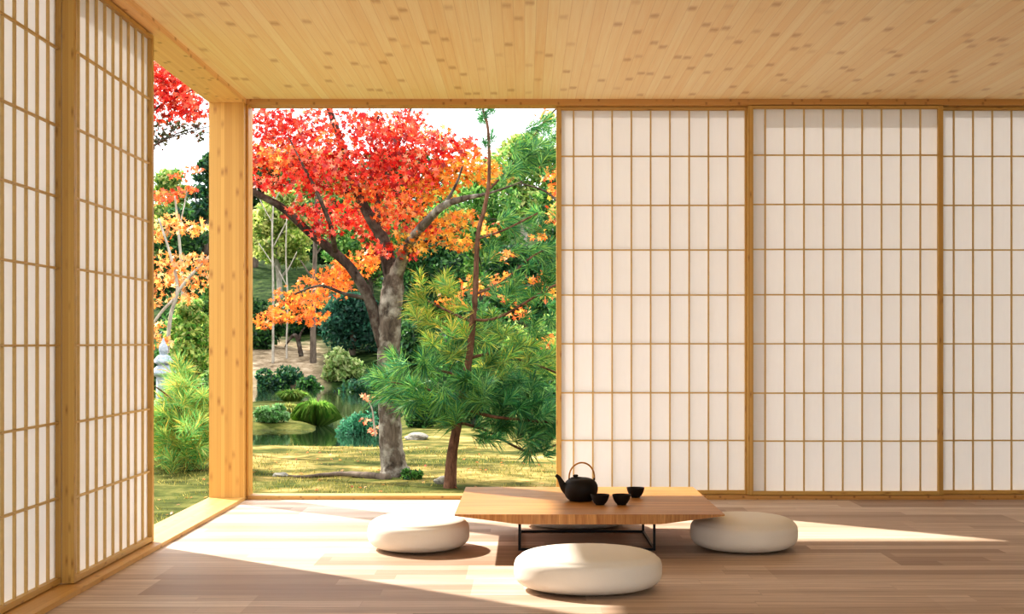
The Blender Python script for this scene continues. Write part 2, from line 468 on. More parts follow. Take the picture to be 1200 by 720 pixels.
for sy in (-1, 1):
    MB().box(-q + r_ + .0003, q - r_ - .0003, sy * q - r_, sy * q + r_, .0005, .0125, .001).build('floor_bar', BLACK_METAL, t)

# ---------------------------------------------------------------- teapot
TP = P(680.4, 587.3, 7.26); tx, ty = TP[0], TP[1]
t = thing('teapot', 'matt black teapot with a hooped cane handle on the low table', 'teapot', (tx, ty, TT + .0005), math.radians(8))
prof = [(.001, 0), (.050, 0), (.058, .003), (.074, .018), (.084, .038), (.0885, .058), (.086, .080), (.075, .099), (.056, .112), (.036, .1175), (.02, .119), (.001, .119)]
def dense(prof, k=4):
    a, b = spline([(r, 0, z) for r, z in prof], [0] * len(prof), k); return [(max(.0006, p[0]), p[2]) for p in a]
MB().lathe(dense(prof, 3), 48).build('body', IRON, t, smooth=True)
lp = [(.036, .110), (.036, .1165), (.030, .1195), (.015, .1215), (.001, .122)]
lid = MB().lathe(dense(lp, 3), 32, c=(-.016, 0, 0)).build('lid', IRON, t, smooth=True)
kp = [(.001, .1205), (.009, .1205), (.010, .123), (.0135, .127), (.013, .131), (.009, .1335), (.001, .1345)]
MB().lathe(dense(kp, 3), 24, c=(-.026, 0, 0)).build('knob', IRON, lid, smooth=True)
a, b = spline([(-.062, 0, .048), (-.084, 0, .068), (-.100, 0, .095), (-.112, 0, .118), (-.128, 0, .131)], [.026, .021, .0145, .0105, .0085], 5)
MB().tube(a, b, 18).build('spout', IRON, t, smooth=True)
hz0, hr = .120, .0655
hp = [(hr * math.cos(th) + .006, 0, hz0 + .074 * math.sin(th)) for th in np.linspace(math.radians(-8), math.radians(188), 28)]
h = MB().tube(hp, [.0042] * 28, 10).build('handle', CANE, t, smooth=True)
for s in (-1, 1):
    ex = hr * math.cos(math.radians(-8)) * s + .006
    MB().tube([(ex * .80, 0, .0935), (ex * .93, 0, .098), (ex * .99, 0, .107), (ex, 0, .116)], [.006, .0055, .005, .0048], 10).build('handle_lug', IRON, t, smooth=True)
# ---------------------------------------------------------------- cups
def make_cup(label):
    t = thing('tea_cup', label, 'cup', group='small black tea cups')
    pr = [(.001, 0), (.019, 0), (.0195, .003), (.026, .009), (.034, .022), (.0385, .035), (.041, .0455), (.0405, .047), (.0385, .0455), (.036, .035), (.031, .022), (.022, .011), (.001, .008)]
    pr = [(r * 1.14, z * 1.1) for r, z in pr]
    MB().lathe(dense(pr, 2), 36).build('bowl', IRON, t, smooth=True)
    return t
def cuploc(px, py):
    Y = FPX * (H - TT) / (py - VY); p = P(px, py, Y); return (p[0], p[1], TT + .0005)
c1 = make_cup('small matt black tea cup touching distance from the teapot, leftmost of the three')
c1.location = cuploc(703.2, 592)
dup(c1, cuploc(728.4, 592), 0, 'small matt black tea cup in the middle of the three', 'small black tea cups')
dup(c1, cuploc(744.8, 583.4), 0, 'small matt black tea cup set furthest back, rightmost of the three', 'small black tea cups')

# ---------------------------------------------------------------- cushions
def cushion_mesh(ax, ay, h):
    prof = []
    n = 60
    for i in range(n + 1):                      # underside to crown, superellipse section
        ph = -PI / 2 + PI * i / n
        c, s = math.cos(ph), math.sin(ph)
        r = abs(c) ** .46; z = math.copysign(abs(s) ** .66, s)
        r -= .012 * math.exp(-((z - .62) / .07) ** 2)
        prof.append((max(r, .002), h * .5 + h * .5 * z))
    prof = [(r, max(z, 0.0)) for r, z in prof]
    return MB().lathe(prof, 72, ax, ay)
g = 'round floor cushions around the low table'
CU = [('plump off-white floor cushion in front of the low table, nearest the camera', .262, 5.90, .307, .27, .170),
      ('plump off-white floor cushion at the left end of the low table, lit by the sun', -.527, 7.07, .252, .30, .165),
      ('plump off-white floor cushion at the right end of the low table', 1.088, 7.07, .264, .30, .165),
      ('off-white floor cushion in shadow behind the low table, mostly hidden under its top', .285, 7.93, .307, .262, .158)]
for lab, x, y, ax, ay, h in CU:
    o = cushion_mesh(ax, ay, h).build('floor_cushion', LINEN, None, (x, y, .0005), True)
    tag(o, lab, 'cushion', g)

# ================================================================ THE GARDEN
ZW = -.30
def sst(a, b, x):
    t = np.clip((x - a) / (b - a), 0, 1); return t * t * (3 - 2 * t)
def wav(X, Y):
    return .5 * np.sin(1.3 * X + .7 * Y) + .3 * np.sin(2.9 * X - 1.7 * Y + 1) + .2 * np.sin(5.1 * X + 4.3 * Y + 2)
def gz(X, Y):
    X = np.asarray(X, float); Y = np.asarray(Y, float)
    z = -.25 + .022 * wav(X, Y)
    z = z + .05 * sst(12, 17, Y)
    n = .5 * wav(X * .5, Y * .5)
    d = np.minimum(Y - (17.0 + n), (41.5 + n) - Y)
    d = np.minimum(d, (-.088 * Y + .35 * n) - X)
    d = np.minimum(d, X + .205 * Y)
    pen = np.minimum(np.minimum(Y - (21.5 + n), 29.5 + n - Y), (-.146 * Y + .5 * n) - X)
    d = np.minimum(d, -pen)
    z = z - .5 * sst(-.25, .9, d)
    z = z + .20 * np.maximum(0, Y - 40.5) * sst(40, 44, Y) + .10 * wav(X * .7, Y * .7) * sst(42, 50, Y)
    return z
xs = np.concatenate([np.linspace(-46, -9, 38)[:-1], np.linspace(-9, 4, 131), np.linspace(4, 46, 43)[1:]])
ys = np.concatenate([np.linspace(-4, 9, 14)[:-1], np.linspace(9, 20, 111), np.linspace(20, 45, 126)[1:], np.linspace(45, 90, 46)[1:]])
X, Y = np.meshgrid(xs, ys); V = np.stack([X, Y, gz(X, Y)], -1).reshape(-1, 3)
nx, ny = len(xs), len(ys)
idx = np.arange(nx * ny).reshape(ny, nx)
F = np.stack([idx[:-1, :-1], idx[:-1, 1:], idx[1:, 1:], idx[1:, :-1]], -1).reshape(-1, 4)
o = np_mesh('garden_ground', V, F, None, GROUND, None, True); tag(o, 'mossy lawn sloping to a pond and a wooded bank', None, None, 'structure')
o = MB().box(-14, .5, 15.5, 45, ZW - .01, ZW).build('pond', WATER); tag(o, 'dark still pond behind the mossy lawn', None, None, 'structure')

def ground_at(px, Y):
    x = (px - VX) / FPX * Y
    return np.array([x, Y, float(gz(x, Y))])

# ---------------------------------------------------------------- main maple
YM = 13.3
root = ground_at(462, YM); MAPX = root.copy()
mp = thing('maple_tree', 'large Japanese maple with scarlet and orange leaves and lichened grey trunk', 'tree', tuple(root))
def limb(name, pts, mat, parent, org, Y=YM, n=10, wob=.05, label=None, depth=None):
    """pts: (px, py, diameter in px[, depth offset])"""
    q = []; r = []
    for i, a in enumerate(pts):
        dy = a[3] if len(a) > 3 else 0.0
        q.append(P(a[0], a[1], Y + dy) - org); r.append(a[2] / 2 / FPX * (Y + dy))
    a, b = spline(q, r, 5)
    o = MB().tube(a, b, n, True, 0, wob).build(name, mat, parent, None, True)
    if label: o['label'] = label
    return o
zb = VY + FPX * (H - root[2]) / YM
limb('trunk', [(464, zb + 8, 46), (463, zb - 3, 38), (461, 545, 30), (458, 515, 27), (456, 475, 25.5), (455, 435, 26), (456, 400, 27), (457, 365, 27), (460, 342, 27), (461, 325, 22), (459, 308, 15)], BARK_MAPLE, mp, root, n=16, wob=.06)
limb('branch', [(450, 405, 17), (444, 388, 15), (433, 352, 13), (413, 317, 11.5), (393, 297, 11.5), (363, 273, 10), (330, 243, 9), (297, 225, 8), (270, 205, 6)], BARK_DARK, mp, root, label='long dark limb reaching to the left')
limb('branch', [(461, 352, 18), (460, 330, 20), (455, 305, 18), (447, 277, 15), (427, 243, 12), (411, 205, 9, .1), (397, 160, 8, .2), (386, 128, 7, .2), (380, 100, 5, .2)], BARK_DARK, mp, root, label='dark upright limb in the crown')
limb('branch', [(460, 350, 15), (464, 328, 16), (470, 308, 14, -.1), (480, 284, 12, -.35), (500, 260, 10.5, -.6), (520, 241, 9, -.75), (543, 233, 7, -.8), (575, 226, 3, -.8), (615, 212, 1.6, -.8)], BARK_MAPLE, mp, root, label='pale limb reaching to the right')
limb('branch', [(393, 297, 7), (388, 268, 6, -.3), (379, 243, 5, -.45), (368, 218, 4, -.5), (352, 188, 2.6, -.5), (338, 160, 1.2, -.4)], BARK_DARK, mp, root)
limb('branch', [(447, 277, 9), (442, 240, 7, .1), (452, 200, 5, .4), (470, 160, 4, .6), (482, 125, 3, .6)], BARK_DARK, mp, root)
limb('branch', [(521, 241, 5, -.75), (535, 215, 3, -.8), (542, 195, 2, -.8)], BARK_DARK, mp, root)
limb('branch', [(472, 300, 6), (495, 285, 4), (520, 278, 3), (545, 266, 2)], BARK_DARK, mp, root)
limb('branch', [(432, 350, 6), (405, 345, 4), (375, 335, 3), (345, 345, 2)], BARK_DARK, mp, root)
RED = [(.74, .035, .025), (.86, .11, .05), (.48, .012, .02), (.95, .30, .17), (.80, .06, .035), (.30, .012, .012)]
ORG = [(.90, .19, .035), (.90, .30, .06), (.78, .11, .03), (.95, .42, .15), (.50, .07, .02)]
AMB = [(.88, .30, .04), (.86, .44, .07), (.78, .19, .03), (.60, .36, .05)]
def maple_foliage(blobs, pal, label, parent, org, Y, size=.040, dens=1.0, mat=LEAF_MAPLE, ydep=.75, shape=STAR):
    A = []
    for b in blobs:
        cx, cy, rx, ry = b[:4]; dy = b[4] if len(b) > 4 else R.uniform(-.4, .4)
        c = P(cx, cy, Y + dy) - org; k = (Y + dy) / FPX
        n = int(dens * rx * ry * .205)
        A.append(blob(c, (rx * k, ydep * rx * k * .8 + .15, ry * k), n, .15))
    A = np.concatenate(A)
    o = leaf_cloud('foliage', A, size, mixcol(pal, len(A), .30), mat, parent, shape, .35)
    o['label'] = label
    return o
maple_foliage([(330, 160, 42, 38), (315, 140, 30, 22), (365, 150, 42, 30), (372, 200, 50, 40), (345, 195, 30, 20), (430, 145, 42, 22), (425, 190, 50, 40), (462, 180, 42, 38), (400, 250, 44, 20),
               (438, 262, 36, 24), (480, 150, 30, 26), (465, 225, 42, 30), (512, 172, 36, 20), (355, 250, 28, 14), (495, 205, 34, 25), (302, 185, 18, 25), (380, 270, 22, 14), (330, 218, 24, 14), (445, 292, 18, 12), (310, 215, 18, 10), (545, 168, 22, 10), (495, 270, 24, 12), (475, 300, 18, 8)],
              RED, 'scarlet leaves of the crown', mp, root, YM, dens=1.25)
maple_foliage([(310, 185, 26, 22), (385, 175, 40, 24), (450, 150, 40, 22), (420, 225, 42, 26), (470, 250, 40, 24), (520, 190, 40, 24), (548, 180, 36, 16), (330, 185, 34, 20), (500, 160, 36, 18)],
              ORG, 'orange leaves among the scarlet', mp, root, YM, dens=.95)
maple_foliage([(535, 205, 42, 20), (570, 205, 34, 14), (505, 225, 38, 22), (515, 268, 42, 20), (485, 285, 30, 18), (545, 255, 26, 12), (560, 195, 30, 12), (540, 288, 24, 10)],
              AMB, 'amber leaves on the right limb', mp, root, YM, dens=1.15)
maple_foliage([(350, 352, 34, 20, .9), (325, 370, 26, 14, .9), (382, 335, 36, 20, .9), (415, 312, 26, 22, 1.), (365, 372, 24, 12, .9), (440, 300, 20, 18, 1.), (400, 322, 26, 18, .9), (308, 378, 14, 8, .9)],
              ORG[:2] + ORG[:2] + AMB[:1], 'orange leaves hanging low on the left', mp, root, YM, dens=1.3)

# ---------------------------------------------------------------- pine needles
def needles(name, tufts, parent, org, pal, L=.17, per=70, w=.0037, mat=NEEDLE, label=None):
    """tufts: list of (point, direction); long needles spraying from each shoot tip"""
    Vs = []; Cs = []
    for c, d in tufts:
        d = np.array(d, float); d /= np.linalg.norm(d)
        v = R.normal(size=(per, 3)); v /= np.linalg.norm(v, axis=1, keepdims=True)
        v = v * .85 + d * 1.0; v /= np.linalg.norm(v, axis=1, keepdims=True)
        ln = L * R.uniform(.65, 1.1, per)
        b = np.array(c) - org + d * R.uniform(-.10, .05, per)[:, None] * (L / .17)
        tip = b + v * ln[:, None]; tip[:, 2] -= .12 * ln
        s = np.cross(v, R.normal(size=(per, 3))); s /= np.linalg.norm(s, axis=1, keepdims=True); s *= w
        mid = (b + tip) / 2; mid[:, 2] += .03 * ln
        Vs.append(np.stack([b, mid + s, tip, mid - s], 1))
        col = mixcol(pal, per, .15) * R.uniform(.75, 1.2); Cs.append(np.repeat(np.clip(col, 0, 1)[:, None, :], 4, 1))
    V = np.concatenate(Vs).reshape(-1, 3); C = np.concatenate(Cs).reshape(-1, 3)
    o = np_mesh(name, V, np.arange(len(V)).reshape(-1, 4), C, mat, parent)
    if label: o['label'] = label
    return o
PINE = [(.035, .17, .055), (.09, .31, .08), (.018, .085, .035), (.26, .46, .14), (.045, .21, .10)]
PINE_Y = [(.30, .46, .08), (.62, .55, .09), (.16, .38, .06), (.80, .55, .10)]
YP = 12.3
pr_ = ground_at(528, YP)
pt = thing('pine_tree', 'slender young pine with long green needles in front of the maple', 'tree', tuple(pr_))
zb = VY + FPX * (H - pr_[2]) / YP
limb('trunk', [(527, zb + 4, 17), (528, 560, 14.5), (529.5, 534, 13), (535, 503, 11), (542, 465, 9.5), (550, 418, 8.5), (554, 375, 8), (557, 343, 7), (560, 277, 5.5), (568, 243, 5), (573, 210, 4.2), (572, 153, 3.4), (566, 128, 2.8), (562, 105, 2.2)], BARK_PINE, pt, pr_, YP, 12, .05)
PB = [[(541, 470, 5), (515, 462, 4, -.2), (485, 452, 3, -.4), (455, 448, 2, -.5)],
      [(545, 445, 4), (520, 435, 3, -.1), (495, 425, 2, -.2)],
      [(540, 478, 5), (575, 488, 4, -.2), (610, 492, 3.5, -.2), (650, 496, 3, -.3), (690, 500, 2, -.3)],
      [(537, 495, 4), (570, 505, 3, .3), (620, 530, 3, .4), (655, 520, 2, .4)],
      [(550, 420, 4), (580, 415, 3.5, .2), (620, 425, 2.5, .3), (660, 440, 2, .3)],
      [(554, 375, 4), (585, 372, 3, -.1), (640, 340, 3, -.2), (680, 320, 2, -.2)],
      [(554, 378, 4), (525, 365, 3, .2), (500, 352, 2, .3)],
      [(557, 345, 4), (590, 330, 3, .2), (625, 300, 2.5, .3), (660, 285, 2, .3)],
      [(560, 280, 3), (590, 270, 2.4, -.1), (630, 250, 2, -.2)],
      [(570, 225, 3), (590, 205, 2.5), (615, 175, 2.5, -.1), (640, 140, 2.5, -.2), (660, 120, 2, -.2)]]
for b in PB: limb('branch', b, BARK_PINE, pt, pr_, YP, 7, .05)
def tuft_group(lst, Y, spread, k, dirbias=(0, -.2, .35)):
    out = []
    for (px, py, dx) in lst:
        for _ in range(k):
            c = P(px + R.normal(0, spread), py + R.normal(0, spread * .75), Y + R.normal(0, .28))
            out.append((c, np.array([dx, 0, 0]) + np.array(dirbias) + R.normal(0, .45, 3)))
    return out
low = [(452, 442, -1), (468, 432, -.8), (488, 452, -.7), (500, 432, -.4), (518, 466, -.5), (540, 448, 0), (556, 470, .3), (528, 488, -.2), (500, 474, -.6), (478, 466, -.8), (560, 442, .3), (462, 468, -1), (545, 480, .2)]
rgt = [(590, 468, .5), (610, 480, .6), (630, 472, .7), (646, 482, .8), (600, 498, .5), (622, 508, .5), (640, 515, .5), (602, 455, .4), (628, 455, .5), (655, 500, .8), (582, 488, .3), (670, 490, 1), (640, 495, .5), (575, 505, .2), (628, 525, .3)]
mid = [(580, 420, .4), (602, 410, .5), (622, 428, .6), (642, 418, .7), (562, 402, .1), (540, 418, -.3), (520, 408, -.5), (660, 430, .8), (590, 440, .4), (615, 395, .4), (572, 385, .2)]
upr = [(600, 350, .5), (622, 360, .5), (642, 345, .6), (600, 328, .4), (640, 325, .5), (580, 305, .3), (612, 300, .5), (640, 295, .6), (622, 270, .4), (640, 250, .5), (600, 260, .4), (660, 310, .7), (585, 345, .2), (630, 385, .6), (650, 372, .7)]
lft = [(500, 366, -.6), (512, 388, -.6), (492, 352, -.6), (522, 350, -.4), (535, 330, -.2), (505, 335, -.5), (540, 365, -.3), (530, 390, -.3)]
top = [(618, 170, .5), (634, 150, .6), (608, 188, .3), (645, 168, .7), (628, 186, .6), (600, 205, .2), (655, 140, .7), (640, 190, .6)]
ldr = [(568, 140, 0), (560, 122, -.3), (575, 128, .3), (572, 165, 0)]
needles('needle_foliage', tuft_group(low, YP - .3, 8, 5), pt, pr_, PINE + PINE_Y[:1], .175, 80, label='long green needles of the lower left boughs')
needles('needle_foliage', tuft_group(rgt, YP - .1, 9, 5), pt, pr_, PINE, .165, 80, label='long green needles of the lower right boughs')
needles('needle_foliage', tuft_group(mid, YP + .2, 10, 4), pt, pr_, PINE[:4] + PINE_Y[:2], .16, 75)
needles('needle_foliage', tuft_group(upr, YP + .1, 9, 3), pt, pr_, PINE + PINE_Y[:1], .16, 70)
needles('needle_foliage', tuft_group(lft, YP + .2, 9, 4), pt, pr_, PINE[:2] + PINE_Y, .15, 70, label='green and yellowing needles beside the maple trunk')
needles('needle_foliage', tuft_group(top, YP - .1, 8, 5, (.3, 0, .7)), pt, pr_, PINE + PINE_Y[:1], .15, 70, label='needles of the topmost right bough')
needles('needle_foliage', tuft_group(ldr, YP, 3, 3, (0, 0, 1)), pt, pr_, PINE[:3], .10, 45)

# ---------------------------------------------------------------- young bright pine and lantern seen past the left post
YY = 14.2
yr = ground_at(213, YY)
yp = thing('pine_tree', 'bright yellow-green young pine growing beside the corner post', 'tree', tuple(yr))
limb('trunk', [(213, VY + FPX * (H - yr[2]) / YY + 3, 8), (212, 520, 6), (211, 490, 5), (210, 465, 4), (210, 440, 3), (211, 424, 2)], BARK_PINE, yp, yr, YY, 8)
BR = [(.16, .48, .13), (.34, .64, .18), (.08, .30, .09), (.58, .62, .16), (.78, .52, .10)]
lst = [(212, 440, 0), (206, 460, -.3), (222, 456, .5), (196, 482, -.8), (232, 468, .8), (210, 470, 0), (196, 490, -.6), (226, 488, .6), (212, 500, 0), (186, 500, -.8), (238, 502, .8), (200, 515, -.5), (224, 518, .5), (176, 488, -1), (246, 485, 1), (210, 452, 0), (212, 522, 0), (250, 505, .8), (172, 510, -.8)]
needles('needle_foliage', tuft_group(lst + [(190, 525, -.5), (212, 535, 0), (235, 528, .5), (200, 540, 0), (225, 540, 0)], YY, 6, 6, (0, -.2, .5)), yp, yr, BR, .20, 80, .0035)
for s, y in ((-1, 500), (1, 496), (-1, 470), (1, 466)):
    limb('branch', [(211, y + 5, 3), (211 + s * 14, y - 6, 2.2), (211 + s * 28, y - 16, 1.5)], BARK_PINE, yp, yr, YY, 6)

lx, ly = (191.5 - VX) / FPX * 17.4, 17.4; lz = float(gz(lx, ly))
la = thing('stone_lantern', 'grey stone garden lantern with stacked roof behind the young pine', 'lantern', (lx, ly, lz))
k = 17.4 / FPX
def lan(prof, name, n=6):
    pts = [(r * k, H - (y - VY) * k - lz) for r, y in prof]
    MB().lathe(pts, n).build(name, GRANITE, la)
zg = VY + (H - lz) / k
lan([(16, zg + 2), (16, zg - 8), (12, zg - 10)], 'base')
lan([(7.5, zg - 10), (7, 500), (7.5, 479)], 'shaft', 16)
lan([(8, 479), (13, 475), (13, 470), (10, 469)], 'platform')
lan([(9, 469), (8.5, 442)], 'light_box')
lan([(9, 442), (15, 439), (15.5, 437), (10, 431), (6, 428)], 'lower_roof')
lan([(6, 428), (12, 425), (12, 423), (8, 418), (5, 416)], 'upper_roof')
lan([(4, 416), (5.5, 411), (5, 406), (2.5, 402), (.5, 396)], 'finial', 14)

# ---------------------------------------------------------------- generic trees and shrubs
def broadleaf(name, label, px, Y, top, rx, base_py=None, pal=None, bark=BARK_BROWN, leaf=.10, n=2600, lumps=17, tw=6, lift=.35, group=None, ry=None, shape=DIAMOND, mat=LEAF, x_off=0):
    """px/top in picture units at depth Y: crown of leafy lumps on a forked trunk"""
    r = ground_at(px, Y); k = Y / FPX
    t = thing(name, label, 'tree', tuple(r), 0, group)
    ztop = H - (top - VY) * k - r[2]; rr = rx * k
    zc0 = ztop * lift
    m = MB()
    a, b = spline([(0, 0, -.1), (.04 * rr, 0, ztop * .25), (-.05 * rr, .03, ztop * .55), (.02, 0, ztop * .85)], [tw * k * .5, tw * k * .42, tw * k * .3, tw * k * .1], 5)
    m.tube(a, b, 8, True, 0, .08).build('trunk', bark, t, smooth=True)
    for s in range(3):
        th = s * 2.1 + R.uniform(0, 1)
        e = (math.cos(th) * rr * .75, math.sin(th) * rr * .5, ztop * R.uniform(.6, .85))
        a, b = spline([(0, 0, ztop * (.3 + .08 * s)), (e[0] * .5, e[1] * .5, ztop * (.45 + .1 * s)), e], [tw * k * .22, tw * k * .16, tw * k * .06], 4)
        MB().tube(a, b, 6, True, 0, .05).build('branch', bark, t, smooth=True)
    A = []; S = []
    for i in range(lumps):
        u = i / max(1, lumps - 1)
        zz = zc0 + (ztop - zc0) * (.08 + .88 * u)
        prof = math.sin(PI * min(.97, .22 + .70 * u)) ** .8
        th = i * 2.4 + R.uniform(-.4, .4); d = rr * prof * R.uniform(.35, .72)
        lr = rr * R.uniform(.40, .60) * (1 - .25 * u)
        c = (math.cos(th) * d + x_off, math.sin(th) * d * .8, zz)
        A.append(blob(c, (lr, lr, lr * R.uniform(.5, .75)), n // lumps, .5))
        S.append(np.full(n // lumps, R.uniform(.7, 1.25)))
    A = np.concatenate(A); S = np.concatenate(S)
    A[:, 2] = np.minimum(A[:, 2], ztop)
    leaf_cloud('foliage', A, leaf, np.clip(mixcol(pal, len(A), .2) * S[:, None], 0, 1), mat, t, shape, .3)
    return t
EVG = [(.025, .085, .028), (.06, .16, .04), (.014, .05, .028), (.11, .24, .06)]
MID = [(.09, .26, .05), (.20, .38, .08), (.05, .15, .04), (.34, .48, .14)]
YEL = [(.36, .46, .10), (.52, .56, .16), (.18, .32, .07), (.62, .58, .24)]
BLU = [(.03, .11, .07), (.06, .18, .10), (.02, .07, .05)]
PAL = [(.45, .52, .22), (.60, .62, .30), (.30, .42, .14), (.16, .28, .07)]
ORF = [(.85, .30, .06), (.90, .42, .13), (.80, .22, .05), (.88, .55, .25)]
RDO = [(.85, .14, .04), (.88, .22, .06), (.75, .08, .04)]

T = [  # name, label, px, Y, top, rx, palette, bark, extra
 ('evergreen_tree', 'tall dark evergreen at the far left of the main opening, above the sandy bank', 298, 63, 188, 64, EVG, BARK_BROWN, {}),
 ('broadleaf_tree', 'yellow-green tree on the wooded bank, seen under the long left maple limb', 326, 51, 225, 44, YEL, BARK_GREY, {'lift': .45}),
 ('evergreen_tree', 'dark evergreen on the bank behind the low orange maple leaves', 394, 57, 235, 58, EVG, BARK_BROWN, {'lift': .3}),
 ('broadleaf_tree', 'mid-green tree on the bank directly behind the maple fork', 432, 49, 225, 56, MID, BARK_BROWN, {}),
 ('evergreen_tree', 'blue-green evergreen low on the bank, left of the maple trunk', 412, 44.8, 345, 50, BLU, BARK_BROWN, {'lift': .15, 'leaf': .085}),
 ('evergreen_tree', 'dark evergreen right of the maple trunk, behind the young pine', 500, 46, 280, 62, EVG, BARK_BROWN, {'lift': .2}),
 ('broadleaf_tree', 'mid-green tree on the bank behind the pine trunk', 560, 52, 205, 70, MID, BARK_BROWN, {'lift': .2}),
 ('evergreen_tree', 'dark evergreen behind the right side of the pine', 615, 47, 290, 60, EVG, BARK_BROWN, {'lift': .2}),
 ('broadleaf_tree', 'pale yellow-green tree top above the right side of the pine', 612, 67, 160, 58, YEL + MID, BARK_GREY, {'lift': .3}),
 ('evergreen_tree', 'tall mid-green tree against the edge of the back screen', 664, 50, 195, 52, MID + EVG, BARK_BROWN, {'lift': .25}),
 ('evergreen_tree', 'tall dark evergreen far behind the red maple crown', 470, 66, 180, 80, EVG, BARK_BROWN, {'lift': .25}),
 ('broadleaf_tree', 'light green tree far behind the scarlet leaves at left', 365, 73, 180, 58, MID + YEL, BARK_GREY, {'lift': .3}),
 ('evergreen_tree', 'tall dark evergreen seen past the left screen against the sky', 243, 46, 178, 36, EVG + BLU, BARK_BROWN, {'lift': .2}),
 ('broadleaf_tree', 'light green tree top behind the red-orange leaves past the left screen', 196, 48, 200, 40, MID + YEL, BARK_GREY, {'lift': .3}),
 ('evergreen_tree', 'dark evergreen behind the pale branches past the left screen', 205, 40, 245, 46, EVG, BARK_BROWN, {'lift': .25}),
 ('broadleaf_tree', 'bright yellow-green tree behind the stone lantern', 222, 25, 352, 34, YEL + MID[:2], BARK_BROWN, {'lift': .25, 'leaf': .06, 'tw': 5}),
 ('broadleaf_tree', 'mid-green tree beside the corner post, above the young pine', 252, 30, 330, 34, MID, BARK_BROWN, {'lift': .2, 'leaf': .07}),
]
for nm, lab, px, Yt, top_, rx, pal, bark, ex in T:
    broadleaf(nm, lab, px, Yt, top_, rx, None, pal, bark, **{**dict(n=int(2600 + rx * 50), leaf=.0022 * Yt if 'leaf' not in ex else .1, tw=9), **ex})

def orange_maple(label, px, Y, blobs, pal, limbs, bark, dens=.8, size=.055):
    r = ground_at(px, Y)
    t = thing('maple_tree', label, 'tree', tuple(r))
    zb = VY + FPX * (H - r[2]) / Y
    limb('trunk', [(px, zb + 3, limbs[0][0][2] + 2)] + limbs[0], bark, t, r, Y, 10)
    for l in limbs[1:]: limb('branch', l, bark, t, r, Y, 8)
    maple_foliage(blobs, pal, 'autumn leaves', t, r, Y, size, dens)
    return t
# leafy maple whose hanging red branch shows at the top of the left opening
orange_maple('red-leaved maple overhanging the left opening, its scarlet leaves against white sky', 150, 15.2,
             [(186, 85, 30, 22), (205, 105, 32, 22), (190, 125, 30, 20), (225, 115, 24, 18), (168, 110, 26, 34), (240, 130, 16, 12), (195, 95, 34, 26), (200, 80, 26, 14), (215, 128, 30, 16)], RED,
             [[(150, 420, 16), (146, 300, 14), (150, 200, 11), (160, 130, 7), (175, 90, 4)],
              [(150, 200, 5), (185, 168, 2), (215, 157, 1.4), (246, 148, 1)], [(153, 175, 4), (180, 130, 2.5), (215, 110, 1.8), (240, 100, 1.2)]], BARK_DARK, .95, .05)
orange_maple('maple with dark green and rust leaves hanging under the scarlet ones at left', 120, 17.4,
             [(195, 150, 24, 18), (220, 145, 22, 16), (180, 165, 16, 12), (235, 160, 12, 8), (160, 150, 20, 20)], [(.07, .06, .02), (.035, .06, .02), (.26, .06, .02), (.05, .05, .02)],
             [[(120, 420, 14), (116, 300, 12), (122, 220, 9), (140, 180, 6), (165, 165, 3)],
              [(140, 180, 3), (185, 165, 1.6), (225, 150, 1.1)]], BARK_DARK, 1.3, .045)
orange_maple('orange maple with pale bare branches past the left screen', 196, 22, 
             [(200, 262, 28, 14), (225, 268, 22, 12), (185, 275, 18, 12), (205, 310, 34, 20), (190, 330, 26, 16), (225, 330, 24, 14), (240, 310, 16, 14), (178, 350, 20, 16), (215, 350, 24, 8), (186, 400, 18, 10, -.5), (180, 380, 14, 10)], ORF,
             [[(196, 420, 5), (200, 370, 4.5), (208, 340, 4), (200, 300, 3.2), (186, 256, 2.4)],
              [(206, 345, 4), (222, 325, 3.6), (246, 300, 3)], [(205, 350, 4), (190, 365, 3.5), (176, 385, 3)]], BARK_GREY, 1.0, .065)
orange_maple('red-orange maple crown further back, above the pale branches', 214, 27,
             [(200, 228, 22, 9), (215, 205, 18, 7), (186, 232, 16, 10), (230, 198, 12, 6), (222, 222, 14, 6)], RDO,
             [[(214, 400, 4), (213, 320, 3.5), (208, 260, 3), (205, 230, 2)], [(210, 270, 2), (220, 220, 1.5)]], BARK_GREY, .95, .075)
orange_maple('orange maple behind the top of the young pine, beside the back screen', 668, 17,
             [(640, 185, 20, 14), (648, 205, 18, 12), (655, 250, 18, 20), (640, 135, 16, 9), (652, 225, 16, 12), (665, 190, 20, 30), (585, 330, 20, 12), (628, 330, 18, 14), (610, 365, 16, 10), (572, 268, 22, 12), (590, 300, 16, 10), (632, 275, 14, 12), (560, 335, 22, 14), (530, 350, 20, 14), (645, 345, 14, 12), (640, 400, 16, 10), (596, 350, 14, 10)], ORG + AMB,
             [[(668, 420, 10), (672, 330, 9), (668, 250, 7), (655, 190, 4)], [(668, 250, 4), (640, 225, 2.5), (610, 215, 1.5)], [(670, 320, 4), (640, 335, 2.5), (590, 332, 1.5)]], BARK_DARK, .8, .05)

